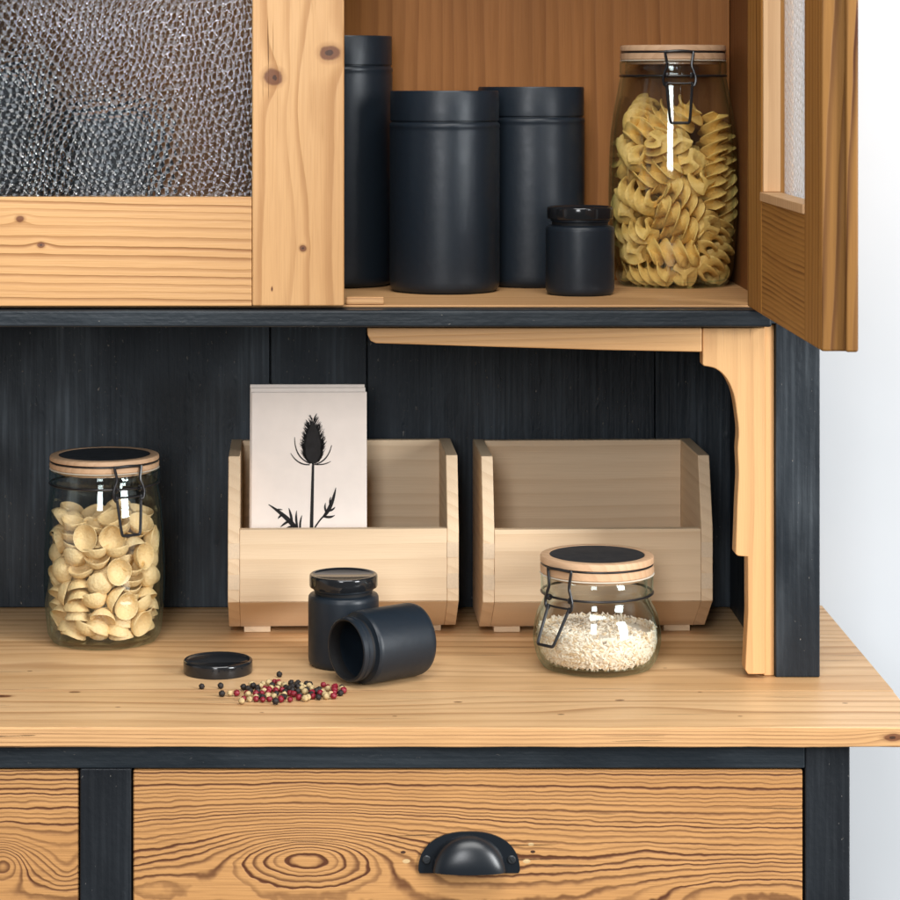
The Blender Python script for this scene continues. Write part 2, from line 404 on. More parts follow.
# black back boards
bx = [-.85, -.60, -.376, PX(270, 0), PX(367, 0), PX(655, 0), PX(741, 0), px1-.004]
for i in range(len(bx)-1):
    gap = .0016 if i in (2, 1, 3) else .0007
    MB().box(bx[i]+gap/2, bx[i+1]-gap/2, .0002 + .0006*(i % 2), .011, .0005, .2985).build('back_plank', m_paint_b, dresser, .0009)
MB().box(-.85, px1-.004, .0112, .015, .0005, .84).build('back_batten', m_paint_b, dresser)
# upper cabinet
m_back = wood('cabinet_back_pine', 'Z', 'X', (.37, .148, .038), (.155, .052, .012), (.26, .10, .025), freq=75., amp=.5, spec=.2, warp=.01, kw=.8, seed=12., rough=.5, pore=.35)
cb = [-.80, -.385, D_OPEN-.0002]
for i in range(2): MB().box(cb[i]+.0003, cb[i+1]-.0003, -.012, -.0005, .3123, .8400).build('cabinet_back_board', m_back, dresser, .0008)
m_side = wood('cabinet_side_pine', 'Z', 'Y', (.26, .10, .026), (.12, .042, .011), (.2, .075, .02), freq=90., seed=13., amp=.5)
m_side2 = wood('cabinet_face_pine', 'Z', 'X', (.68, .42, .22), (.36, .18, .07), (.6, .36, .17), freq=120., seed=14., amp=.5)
xs = PX(794, -.28)
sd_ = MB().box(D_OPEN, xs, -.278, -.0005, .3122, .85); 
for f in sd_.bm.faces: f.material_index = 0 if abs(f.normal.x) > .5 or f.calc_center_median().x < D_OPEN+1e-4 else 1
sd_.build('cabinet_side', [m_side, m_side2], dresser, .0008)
MB().box(-.83, -.8003, -.278, -.0005, .3122, .85).build('cabinet_side', m_side, dresser, .0008)
MB().box(-.80, D_OPEN-.0003, -.278, -.0125, .8402, .85).build('cabinet_top', m_shelf, dresser, .0008)

# doors
W, TK, ZT, ZB, ZR = .3605, .0248, .835, .3150, .4064
ST = .0769
Xr = .3277
# hammered pane
def ham_glass(name, see):
    m = bpy.data.materials.new(name); m.use_nodes = True; nt = m.node_tree; nt.nodes.clear()
    o = nt.nodes.new('ShaderNodeOutputMaterial'); g = nt.nodes.new('ShaderNodeBsdfRefraction'); g.inputs['IOR'].default_value = 1.17; g.inputs['Roughness'].default_value = .06; g.inputs[0].default_value = (.95, .98, 1, 1)
    y = nt.nodes.new('ShaderNodeBsdfGlossy'); y.inputs['Roughness'].default_value = .11
    lw = nt.nodes.new('ShaderNodeLayerWeight'); f = V(nt, lw.outputs['Facing']).op('POWER', 4.)*.4+.056
    first = g.outputs[0]
    if see:
        t = nt.nodes.new('ShaderNodeBsdfTransparent'); q = nt.nodes.new('ShaderNodeMixShader'); q.inputs[0].default_value = see
        nt.links.new(g.outputs[0], q.inputs[1]); nt.links.new(t.outputs[0], q.inputs[2]); first = q.outputs[0]
    mx = nt.nodes.new('ShaderNodeMixShader'); nt.links.new(f.k, mx.inputs[0]); nt.links.new(first, mx.inputs[1]); nt.links.new(y.outputs[0], mx.inputs[2]); nt.links.new(mx.outputs[0], o.inputs[0])
    return m
m_ham = ham_glass('hammered_glass', 0)
m_ham2 = ham_glass('hammered_glass_thin', .6)
def pane_mesh(W, res):
    wx, z0, z1 = W-2*ST+.012, ZR-.006, .762
    nx, nz = int(wx/res), int((z1-z0)/res)
    xs_ = np.linspace(0, wx, nx+1); zs_ = np.linspace(z0, z1, nz+1)
    cell = .0066
    X, Z = np.meshgrid(xs_, zs_, indexing='ij')
    X0, Z0 = X, Z                                    # rows run slightly askew and waver
    ca, sa = math.cos(.20), math.sin(.20)
    X = (X0*ca+(Z0-z0)*sa) + .0011*np.sin(Z0*95+X0*31) + .0009*np.sin(X0*140)
    Z = z0+.09 + (-X0*sa+(Z0-z0)*ca) + .0010*np.sin(X0*83+1.) + .0008*np.sin(Z0*120)
    rng = np.random.RandomState(3)
    NI, NJ = int((wx+.12)/cell)+8, int((z1-z0+.12)/(cell*.94))+8
    jx = rng.uniform(-.15, .15, (NI, NJ)); jz = rng.uniform(-.13, .13, (NI, NJ)); am = rng.uniform(.75, 1.2, (NI, NJ))
    gj = np.floor((Z-z0)/(cell*.94)).astype(int)+2
    H = np.zeros_like(X)
    for dj in (-2, -1, 0, 1, 2):
        J = np.clip(gj+dj, 0, NJ-1)
        off = (J % 2)*.5
        gi = np.floor(X/cell-off).astype(int)+2
        for di in (-2, -1, 0, 1, 2):
            I = np.clip(gi+di, 0, NI-1)
            cx = (I-2+off+.5+jx[I, J])*cell; cz = z0+(J-2+.5+jz[I, J])*cell*.94
            d2 = ((X-cx)**2+(Z-cz)**2)/(.0040**2)
            H = np.maximum(H, np.clip(1-d2, 0, None)*(.7+.3*am[I, J]))
    Y = -.0015*H**2
    me = bpy.data.meshes.new('glass_pane')
    nv = (nx+1)*(nz+1)
    front = np.stack([X0, Y, Z0], -1).reshape(-1, 3); back = np.stack([X0, np.full_like(X0, .0030), Z0], -1)
    bc = back[[0, 0, -1, -1], [0, -1, -1, 0]]
    co = np.concatenate([front, bc])
    idx = np.arange(nv).reshape(nx+1, nz+1)
    q = np.stack([idx[:-1, :-1], idx[1:, :-1], idx[1:, 1:], idx[:-1, 1:]], -1).reshape(-1, 4)
    a, b, c, d = nv, nv+1, nv+2, nv+3
    ng = [[a, b, c, d], idx[0, :].tolist()+[b, a], idx[-1, ::-1].tolist()+[d, c], idx[::-1, 0].tolist()+[a, d], idx[:, -1].tolist()+[c, b]]
    tot = np.array([4]*len(q)+[len(x) for x in ng]); st = np.concatenate([[0], np.cumsum(tot)[:-1]])
    lv = np.concatenate([q.ravel()]+[np.array(x) for x in ng]).astype(np.int32)
    me.vertices.add(len(co)); me.vertices.foreach_set('co', co.astype(np.float32).ravel())
    me.loops.add(len(lv)); me.loops.foreach_set('vertex_index', lv)
    me.polygons.add(len(tot)); me.polygons.foreach_set('loop_start', st.astype(np.int32)); me.polygons.foreach_set('use_smooth', np.array([True]*len(q)+[False]*5))
    me.update(calc_edges=True)
    me.materials.append(m_ham)
    return me
PANE = pane_mesh(W, .0008); PANE.materials[0] = m_ham2; PANE_L = pane_mesh(.42, .00042)
def door(sgn, loc, rz, mats, lip, W):
    ms, mr = mats
    t = MB()
    def bx_(mb, a, b, *r): mb.box(min(sgn*a, sgn*b), max(sgn*a, sgn*b), *r)
    bx_(t, 0, ST, 0, TK, ZB, ZT)
    d = t.build('cabinet_door', ms, dresser, .0016)
    t = MB(); bx_(t, W-ST, W-(.006 if lip else 0), 0, TK, ZB, ZT)
    for f in t.bm.faces: f.material_index = 1 if abs(f.normal.x) > .5 or sgn*f.calc_center_median().x > W-.0065 else 0
    t.build('stile', [ms, m_dedge] if lip else ms, d, .0016)
    if lip:
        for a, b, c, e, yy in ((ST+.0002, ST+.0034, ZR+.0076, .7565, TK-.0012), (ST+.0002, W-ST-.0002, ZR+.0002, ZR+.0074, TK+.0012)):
            t = MB(); bx_(t, a, b, .0095, yy, c, e); t.build('pane_light_strip', m_side2, d, .0006)  # strips in pale pine: the colour stands in for light coming through the pane
        t = MB(); bx_(t, W-.0059, W, 0, TK*.36, ZB, ZT); t.build('rebate_lip', m_dedge, d, .0018, seg=3)
    d.location = loc; d.rotation_euler = (0, 0, rz)
    for nm, a, b in (('bottom_rail', ZB, ZR), ('top_rail', .757, ZT)):
        r = MB(); bx_(r, ST+.0002, W-ST-.0002, .0003, TK-.0003, a, b)
        r.build(nm, mr, d, .0010)
    p = link('glass_pane', PANE if lip else PANE_L, d); p.location = ((ST-.006) if sgn > 0 else -(W-ST+.006), .0048 if lip else .0090, 0)
    return d
WL_ = .42
XL = -.0343-WL_
m_st = wood('door_stile_pine', 'Z', 'X', (.66, .385, .17), (.33, .14, .04), (.57, .30, .115), freq=44., amp=.7, lo=.45, wob2=.0005, bumps=((at(0, 90, -.3).z, PX(306, -.3)-XL, .020, .060, .013), (at(0, 235, -.3).z, PX(286, -.3)-XL, -.012, .05, .012)), warp=.02, kw=1.0, seed=15., rough=.42, pore=.35, cracks=.5,
            knots=((at(0, 77, -.3).z, PX(273, -.3)-XL, .0075, .0082), (at(0, 53, -.3).z, PX(330, -.3)-XL, .0070, .0090), (at(0, 248.5, -.3).z, PX(303, -.3)-XL, .0030, .0030), (at(0, 289, -.3).z, PX(272, -.3)-XL, .002, .0008)))
m_rl = wood('door_rail_pine', 'X', 'Z', (.64, .365, .155), (.27, .11, .03), (.55, .285, .105), freq=135., amp=.95, lo=.4, wob2=.0004, warp=.005, kw=.3, seed=16., rough=.42, slope=.015, quad=0.,
            knots=((PX(41, -.3)-XL, at(0, 245, -.3).z, .0035, .0026), (PX(20, -.3)-XL, at(0, 219, -.3).z, .004, .003)), pore=.2)
door(1, (XL, -.30, 0), 0, (m_st, m_rl), False, WL_)
m_st2 = wood('door_stile_shaded_pine', 'Z', 'Y', (.44, .205, .046), (.15, .052, .010), (.32, .138, .029), freq=130., spec=.2, amp=.8, warp=.008, kw=.5, seed=17., rough=.5, pore=.3)  # open door stiles and rails: shade of the inner side put into darker pine
m_rl2 = wood('door_rail_shaded_pine', 'X', 'Z', (.44, .205, .046), (.14, .047, .009), (.32, .138, .029), spec=.2, freq=240., amp=.85, warp=.006, kw=.5, seed=18., rough=.5, slope=-.02, pore=.3)
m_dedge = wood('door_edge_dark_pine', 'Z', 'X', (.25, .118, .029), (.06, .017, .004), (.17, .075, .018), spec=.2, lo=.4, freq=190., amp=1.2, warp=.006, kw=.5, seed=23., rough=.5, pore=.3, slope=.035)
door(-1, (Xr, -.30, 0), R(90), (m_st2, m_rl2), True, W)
# fixed panel to the left of the doors (out of the picture)
MB().box(-.82, XL-.003, -.30, -.2782, ZB, ZT).build('fixed_panel', m_rl, dresser, .001)

# ------------------------------------------------------------------ black canisters and jars
m_can = simple('matt_black', (.011, .017, .025), .40, .36, 120., .12, .0003)
m_gloss = simple('gloss_black_lid', (.012, .013, .015), .12, .5)
m_in = simple('jar_inside', (.012, .012, .013), .6, .3)
def canister(label, x, y, h):
    t = thing('black_canister', label, 'canister', (x, y, HB), 0, 'black storage canisters in the cabinet')
    r = .0497
    MB().lathe([(0, .002), (.040, .0015), (.0445, .0), (.0480, .0022), (.0494, .006), (r, .011), (r, h-.036), (.0494, h-.034), (r+.0003, h-.0325), (r+.0003, h-.0305), (.0492, h-.029), (.0480, h-.028), (.0480, h-.020), (0, h-.020)], 72).build('canister_body', m_can, t)
    MB().lathe([(0, h-.0012), (.0455, h-.0012), (.0470, h), (.0484, h), (.0492, h-.0015), (.0492, h-.0265), (.0485, h-.0272), (.0481, h-.0272), (.0481, h-.0195), (0, h-.0195)], 72).build('lid', m_can, t)
    return t
canister('front matt black canister in the open cabinet, tallest thing before the other canister', PX(444.5, -.13), -.132, .1805)['label'] = 'matt black canister standing foremost in the middle of the open cabinet'
canister('matt black canister half hidden behind the small gloss lidded jar in the cabinet', PX(531, -.062), -.062, .184)
canister('tallest matt black canister, cut off by the edge of the closed glass door', PX(339, -.066), -.066, .231)
canister('matt black canister blurred behind the hammered glass door, right one of two', PX(112, -.09), -.09, .165)
canister('taller black canister blurred behind the hammered glass door, left one of two', PX(-8, -.07), -.07, .205)

SB = [(0, .0015), (.024, .001), (.0268, 0), (.0292, .0015), (.0302, .004), (.0305, .007), (.0305, .0565), (.0302, .0592), (.0291, .0606), (.0262, .0612), (.0250, .0618), (.0250, .0642), (.0262, .0650), (.0263, .0682), (.0270, .0689), (.0263, .0696), (.0263, .0735), (.0252, .0740), (.0240, .0735), (.0236, .0700), (.0236, .0630), (.0282, .0560), (.0282, .006), (.0265, .0035), (0, .0035)]
small_me = [None]
LIDP = [(0, .0092), (.0252, .0092), (.0262, .0100), (.0272, .0108), (.0284, .0108), (.0293, .0100), (.0295, .0088), (.0295, .0012), (.0290, .0), (.0281, .0), (.0276, .0006), (.0276, .0072), (0, .0076)]
lid_me = MB().lathe(LIDP, 72).mesh('lid', m_gloss)
jb = MB(); jb.lathe(SB, 72)
for f in jb.bm.faces:
    c = f.calc_center_median(); rr = math.hypot(c.x, c.y)
    if (rr < .0252 and c.z > .003) or (rr < .0285 and c.z > .003 and rr > .0284-.0006 and False): f.material_index = 1
jar_me = jb.mesh('jar_body', [m_can, m_in])
def small_jar(label, x, y, z, group='small black jars with gloss lids', lid=True):
    t = thing('black_jar', label, 'jar', (x, y, z), 0, group)
    link('jar_body', jar_me, t)
    if lid:
        l = link('lid', lid_me, t); l.location = (0, 0, .0672)
    return t
small_jar('small black jar with gloss lid in the cabinet, beside the fusilli jar', PX(580, -.17), -.17, HB)
small_jar('small black jar standing closed on the countertop behind the tipped one', PX(343.5, -.231), -.231, 0)
tj = small_jar('black jar lying open on its side on the countertop, mouth towards the peppercorns', 0, 0, 0, lid=False)
ax = Vector((-.80, -.60, 0)).normalized()
tj.location = (-.0324-ax.x*.074, -.313-ax.y*.074, .0306)
tj.rotation_euler = ax.to_track_quat('Z', 'Y').to_euler()
o = link('jar_lid', lid_me); o.location = (PX(218, -.26), -.26, .0002)
tag(o, 'loose gloss black jar lid lying on the countertop beside the peppercorns', 'lid')

# ------------------------------------------------------------------ glass clip jars
m_glass = thin_glass('jar_glass')
m_lidwood = wood('beech_lid', 'X', 'Y', (.66, .43, .26), (.45, .25, .13), (.58, .36, .21), freq=130., amp=.4, seed=20., warp=.004, rough=.5, pore=.3)
m_slate = simple('chalkboard', (.022, .026, .032), .5, .4, 80., .15)
m_wire = simple('black_wire', (.014, .014, .016), .3, .5)
m_rub = simple('seal_rubber', (.70, .66, .56), .5, .4)
def clip_jar(label, loc, rz, outer, rim_r, z_rim0, z_rim1, lid_h, lid_r, lever_tilt, drop):
    """outer: profile of the glass below the rim; rim ring z_rim0..z_rim1; two wooden discs with a wire groove above"""
    t = thing('glass_clip_jar', label, 'jar', loc, rz, 'glass clip jars with wooden lids')
    g = [(0, .0022), (outer[0][0]*.8, .0016), (outer[0][0], 0)] + [(a.x, a.y) for a in curve([Vector((r, z, 0)) for r, z in outer[1:]], 5)]
    g += [(rim_r-.0008, z_rim0), (rim_r, z_rim0+.001), (rim_r, z_rim1-.0012), (rim_r-.0012, z_rim1)]
    th = .0028
    inner = [(rim_r-.0045, z_rim1), (rim_r-.0052, z_rim1-.002), (rim_r-.0052, z_rim0)] + [(max(r-th, .001), max(z, .0055)) for r, z in reversed([(a.x, a.y) for a in curve([Vector((r, z, 0)) for r, z in outer[1:]], 5)])] + [(outer[0][0]*.85, .0050), (0, .0048)]
    MB().lathe(g+inner, 96).build('glass_body', m_glass, t, smooth=60)
    z0 = z_rim1+.0003
    MB().lathe([(lid_r-.010, z0), (lid_r-.001, z0), (lid_r+.0004, z0+.0006), (lid_r-.001, z0+.0013), (lid_r-.010, z0+.0013)], 64, closed=True).build('seal_ring', m_rub, t)
    z0 += .0014
    a, zt = lid_h*.42, z0+lid_h
    zg = z0+lid_h*.52
    lp = [(0, z0-.004), (lid_r-.0065, z0-.004), (lid_r-.0065, z0), (lid_r-.0010, z0), (lid_r, z0+.001), (lid_r, zg-.0012), (lid_r-.0010, zg-.0008), (lid_r-.0022, zg-.0004), (lid_r-.0022, zg+.0004), (lid_r-.0010, zg+.0008),
          (lid_r, zg+.0014), (lid_r, zt-.0016), (lid_r-.0006, zt-.0005), (lid_r-.002, zt), (lid_r*.845, zt), (lid_r*.84, zt-.0006), (0, zt-.0006)]
    lid = MB().lathe(lp, 96).build('wooden_lid', m_lidwood, t)
    MB().lathe([(0, zt-.0001), (lid_r*.832, zt-.0001), (lid_r*.835, zt-.0004), (0, zt-.00045)], 72).build('slate_disc', m_slate, lid)
    ring = lambda r, z, q: MB().tube([(r*math.cos(2*math.pi*k/96), r*math.sin(2*math.pi*k/96), z) for k in range(96)], q, 8, True)
    zn = z_rim0-.0016
    c = ring(rim_r-.0004, zn, .00105)
    cl = c.build('neck_wire', m_wire, t)
    ring(lid_r-.0012, zg, .0009).build('lid_wire', m_wire, lid)
    # clasp at local -Y
    y0 = -(lid_r+.0016); yn = -(rim_r+.0018)
    def on(r, x): return -math.sqrt(max(r*r-x*x, 0))
    H = zg-zn
    up = []
    pts = [(-.0120, on(lid_r+.0016, .0120), zg+.0002), (-.0128, on(lid_r+.002, .0128), zg-.0010), (-.0112, on(rim_r+.0026, .0112), zn+H*.45), (-.0132, on(rim_r+.0035, .0135), zn+H*.18), (-.0148, on(rim_r+.004, .0148), zn-.002), (-.0140, on(rim_r+.004, .0140), zn-.0075), (-.0118, on(rim_r+.0034, .0118), zn-.0095)]
    left = curve(pts, 5)
    right = [Vector((-p.x, p.y, p.z)) for p in reversed(left)]
    top = [Vector((x, on(lid_r+.0018, x), zg+.0004+.0004*math.cos(x*200))) for x in np.linspace(-.0108, .0108, 10)]
    c = MB().tube(list(reversed(left))+top+list(reversed(right)), .00130, 8)
    # eyelets / pivot coils
    for sx in (-1, 1):
        c.tube([(sx*.0118+.0016*math.cos(k*.7)*.6, on(rim_r+.0034, .0118)+.0016*math.sin(k*.7), zn-.0085+.0016*math.cos(k*.7)) for k in range(10)], .0009, 7)
        c.tube([(sx*(.0108+.0005*(k/6)), on(rim_r+.002, .011)+.0020*math.sin(k*.8), zn+.0002+.0020*math.cos(k*.8)) for k in range(18)], .0009, 7)
    cl2 = c.build('clasp', m_wire, t)
    # lever: hinged at the neck wire pivots
    Pv = Vector((0, on(rim_r+.0030, .0105), zn-.0070))
    L = MB()
    q = [(-.0118, 0, .0015), (-.0112, -.0004, -.006), (-.0100, -.0010, -drop*.62), (-.0088, -.0014, -drop+.0022), (-.0074, -.0014, -drop)]
    lf = curve(q, 4); rt = [Vector((-p.x, p.y, p.z)) for p in reversed(lf)]
    L.tube(lf+rt, .00135, 8)
    L.tube([(-.0118, 0, .0004), (-.004, -.0003, .0), (.004, -.0003, .0), (.0118, 0, .0004)], .0009, 8)
    L.xform(Matrix.Translation(Pv) @ Matrix.Rotation(-lever_tilt, 4, 'X'))
    L.build('lever', m_wire, cl2)
    return t
ore_loc = (PX(104.5, -.138), -.138, .0003)
fus_loc = (PX(673, -.068), -.068, HB+.0002)
ric_loc = (PX(597, -.239), -.239, .0003)
clip_jar('tall glass clip jar of ear shaped pasta, on the countertop at far left', ore_loc, R(31), [(.043, 0), (.0465, .0012), (.0505, .008), (.0518, .018), (.0540, .042), (.0541, .068), (.0530, .094), (.0512, .120), (.0490, .134), (.0478, .1425)], .0494, .1440, .1545, .0112, .0490, R(6), .033)
clip_jar('tallest glass clip jar, full of spiral pasta, inside the open cabinet', fus_loc, 0, [(.046, 0), (.0500, .002), (.0545, .012), (.0566, .028), (.0597, .0698), (.0587, .1256), (.0562, .1535), (.0512, .181), (.0492, .1910), (.0484, .194)], .0494, .1955, .2070, .0135, .0490, R(4), .036)
clip_jar('low round glass clip jar holding rice, on the countertop before the empty box', ric_loc, R(-45), [(.043, 0), (.0468, .0012), (.0512, .008), (.0545, .0200), (.0547, .0300), (.0520, .0450), (.0470, .0550), (.0452, .0610), (.0462, .0640)], .0482, .0660, .0795, .0150, .0488, R(28), .034)

# ------------------------------------------------------------------ pasta
def pasta_mat(name, c, rough, sc_):
    m, nt, b = new_mat(name, rough, .35)
    t = nt.nodes.new('ShaderNodeTexCoord'); n = noise(nt, t.outputs['Object'], sc_, 3.)
    oi = nt.nodes.new('ShaderNodeObjectInfo'); rn = V(nt, oi.outputs['Random'])
    c1 = mix(nt, n.step(.3, .7)*.5, c, tuple(x*k for x, k in zip(c, (.90, .84, .70))))
    c1 = mix(nt, rn*.45, c1, tuple(x*k for x, k in zip(c, (.96, .88, .70))))
    nt.links.new(c1, b.inputs['Base Color']); bump(nt, b, n, .0014, .8)
    return m
m_ore = pasta_mat('semolina', (.86, .66, .36), .5, 420.)
m_fus = pasta_mat('durum_spiral', (.86, .60, .19), .45, 300.)
def ore_mesh(seed):
    rnd = random.Random(seed)
    k = 1.0; mb = MB()
    pf = [(0, 0), (.0040, .0003), (.0075, .0017), (.0098, .0042), (.0110, .0068), (.0116, .0081), (.0113, .0087), (.0104, .0080), (.0091, .0058), (.0068, .0035), (.0038, .0023), (0, .0020)]
    mb.lathe(pf, 22)
    e, ph, p2 = rnd.uniform(.01, .06), rnd.uniform(0, 6.3), rnd.uniform(0, 6.3)
    a3 = rnd.uniform(.01, .03)
    for v in mb.bm.verts:
        a = math.atan2(v.co.y, v.co.x); r = math.hypot(v.co.x, v.co.y)/.011
        f = 1+e*math.cos(2*(a-ph))*r+a3*math.cos(3*(a-p2))*r
        v.co.x *= f*1.03; v.co.y *= f*1.03
        v.co.z = v.co.z*1.22-.0045+.0007*r*r*math.cos(2*(a-p2))+rnd.uniform(-.00012, .00012)
    return mb.mesh('orecchiette_pasta', m_ore, 80)
OM = [ore_mesh(i) for i in range(6)]
OV = [[v.co.copy() for v in m.vertices] for m in OM]
ORE = "-279 114 77 623 0 0 783 313 -47 84 997 59 -27 -44 179 -269 86 711 -38 36 702 25 195 87 582 91 17 -808 -239 -256 92 633 41 146 759 125 22 95 2 -138 990 2 -21 -255 95 0 861 509 0 -166 290 100 812 -46 4 582 313 157 101 151 224 -127 -954 38 384 112 913 366 24 -180 -274 -53 134 416 523 -149 729 205 252 139 34 -852 455 -255 -76 74 143 171 -899 -316 -250 -22 -133 144 236 835 456 -198 -423 -47 157 805 110 516 271 141 74 160 363 22 42 931 -133 -360 167 165 230 118 952 155 -306 179 337 -77 -21 -938 341 -76 183 53 -481 874 36 -163 -81 183 680 269 682 -9 -365 127 187 951 -173 242 87 -62 277 188 667 -61 117 -733 -291 -238 195 342 -39 -83 -935 170 -125 195 561 -693 -112 440 -289 257 203 950 -27 256 178 28 -36 207 441 361 -683 456 -5 -366 212 210 770 -583 -151 333 -247 212 418 791 97 436 -170 91 215 134 -497 223 828 220 325 220 834 -163 -294 438 -20 -204 238 856 -10 -41 -516 -143 420 244 394 165 586 -689 327 -91 245 974 62 -16 -217 354 104 247 126 676 725 18 185 -264 255 679 30 80 729 -9 174 259 929 223 155 -253 173 29 262 65 -101 189 975 -170 273 288 47 223 96 -969 -373 -182 294 822 -142 322 448 146 399 298 561 457 31 -690 314 206 301 418 488 761 -92 35 -416 304 274 -44 329 903 -207 -310 306 57 996 -50 -56 102 281 312 443 -750 477 -115 -233 73 325 370 300 -391 -787 -378 -35 328 188 878 325 -298 180 100 331 565 10 -172 -807 -87 -87 335 965 258 37 -26 21 -252 338 282 70 84 -953 -71 24 339 388 -748 395 366 359 -214 341 949 -68 -280 -127 -247 -83 351 212 -448 436 -751 385 10 354 63 993 -80 -62 2 372 358 222 -731 -3 646 184 -76 368 910 410 40 42 -250 294 368 0 870 428 243 -349 123 374 102 -525 783 -317 -59 174 386 196 -877 396 188 227 -239 388 737 -144 65 657 316 255 389 694 -233 -126 670 220 -380 390 114 -258 691 -666 -211 -319 390 70 947 -311 -39 -373 237 411 522 -696 -220 441 -43 -410 415 963 -224 -6 148 -161 -151 420 590 -73 258 -762 -98 405 439 621 527 434 385 -11 -221 440 27 -66 17 -997 396 -129 442 915 -274 -113 273 255 308 442 849 60 -271 -449 347 12 445 765 -72 -287 -572 53 13 450 460 485 718 192 -222 254 452 898 318 28 -304 -407 -107 452 908 -305 179 -226 226 94 455 783 38 -382 -490 128 -391 458 830 -44 -549 -81 184 -128 469 940 179 13 291 -188 -361 473 906 -166 -100 -376 -92 47 477 45 -263 963 -29 79 167 478 416 -783 245 391 62 383 479 275 -643 -710 88 -331 -255 483 603 455 633 168 -213 388 498 252 -531 453 671 -429 48 502 792 -351 314 -389 -329 141 504 239 -235 114 -935 239 -247 509 952 167 28 257 193 365 519 972 171 -122 -102 20 -264 523 754 78 -8 652 -256 -46 530 255 483 835 -73 -17 272 535 313 -808 -482 -132 -127 199 543 754 334 40 -564 379 113 553 780 -377 432 252 7 -447 559 2 -41 499 866 -183 -318 565 73 500 -844 179 52 -59 571 27 -960 122 -252 333 -48 572 312 -262 141 902 -192 133 576 938 276 -192 78 -98 -137 581 498 330 802 -2 375 234 582 684 -535 441 -226 266 -278 582 683 157 -62 711 418 -134 585 467 96 -550 -686 71 112 591 566 -761 -316 1 234 45 596 103 103 -118 -982 2 -311 602 942 45 64 -327 193 331 617 39 503 838 206 -383 78 620 851 158 147 479 -380 -99 621 300 -59 -813 496 18 285 621 945 178 136 240 -68 0 621 73 559 -713 417 -4 443 629 673 -692 181 186 -144 356 643 72 553 -592 583 -292 270 653 330 264 -858 -292 -237 -35 654 332 882 279 182 -182 -196 655 199 -664 698 -179 124 -147 657 147 -988 -51 -9 -175 -380 681 49 -576 -772 -262 288 -285 682 59 -694 700 159 -363 -262 683 321 -663 -393 -550 -258 83 688 864 -66 -81 493 168 -409 693 449 189 661 -570 290 284 693 510 -27 -182 840 -54 132 694 204 97 119 -967 200 110 695 667 -346 -213 -624 45 -324 698 78 -762 -643 -6 298 -50 700 717 102 -41 688 76 295 711 931 200 -41 301 106 8 716 85 568 789 -216 -188 398 717 252 59 -690 -676 -42 -171 725 913 -109 161 357 439 15 737 709 -130 685 -107 182 -236 742 516 -135 -8 846 -427 -51 746 683 -417 176 -574 130 431 750 779 618 -96 30 398 129 755 13 504 -313 -805 -89 32 759 995 87 32 -21 -159 260 762 807 -111 -231 532 -20 -406 768 161 -919 -356 -60 298 244 771 981 133 -126 63 325 -77 776 191 60 -92 975 -313 13 782 875 94 46 473 -224 -344 783 418 -47 263 869 87 206 783 117 17 8 993 65 -102 792 557 13 -80 826 362 -246 799 604 -4 679 -417 -381 156 802 316 45 516 -795 -242 -169 808 238 902 -360 17 -240 295 813 791 174 -188 -555 -30 -380 849 993 8 -80 86 181 79 850 906 311 33 -286 -70 -165 853 960 140 -112 217 149 -353 854 37 820 569 51 -68 394 857 175 960 54 -210 -153 -15 861 70 -234 -968 -66 -12 152 865 946 109 -90 -293 291 -114 874 65 -248 -962 -88 124 289 881 12 989 143 -25 -224 -288 881 638 86 -22 765 -367 23 895 7 -847 521 105 375 152 906 854 -327 -378 145 316 229 914 145 379 -327 -854 295 -279 917 504 -287 38 814 -332 275 920 263 336 -597 -680 -219 150 922 672 373 621 -152 421 -88 925 377 -515 482 -600 -401 -175 926 104 609 118 777 122 -245 928 161 -471 819 -286 401 28 936 535 -741 66 401 170 -47 940 208 -68 976 19 -21 -291 940 658 12 -121 -743 -298 -110 943 632 -55 611 -472 -26 80 954 48 591 794 132 46 394 954 347 827 123 426 157 277 962 15 -379 -925 23 -241 -275 968 890 41 79 -447 91 -84 970 538 274 -104 -790 -119 16 978 728 287 -314 -538 -384 2 986 543 -227 -107 -801 -110 -412 988 589 605 263 -467 -74 393 988 303 351 220 -858 213 55 995 111 -2 -200 -974 131 -420 997 710 -616 -257 -223 264 -110 998 687 297 -66 660 -158 -131 1001 151 54 -672 723 -249 318 1003 167 -610 135 -763 -99 270 1012 410 -620 666 61 -357 165 1023 408 -175 149 -884 234 326 1030 126 948 -63 -286 39 -93 1034 881 174 -236 -372 166 -257 1037 87 -166 -127 974 45 204 1041 915 276 238 174 -64 -280 1042 971 52 178 -148 337 -152 1046 590 285 -106 748 -248 -280 1070 26 314 -945 -85 -117 161 1083 775 -24 -357 -521 313 209 1090 189 -612 -767 34 343 27 1094 915 -165 219 -296 -242 -2 1094 403 101 -909 37 94 -271 1105 858 87 -192 468 -332 194 1107 260 230 -1 938 99 351 1107 889 -275 -229 -284 -111 344 1110 957 -107 -75 259 2 -81 1111 744 -126 -265 600 147 68 1114 54 961 -165 217 -402 -12 1120 718 181 362 566"
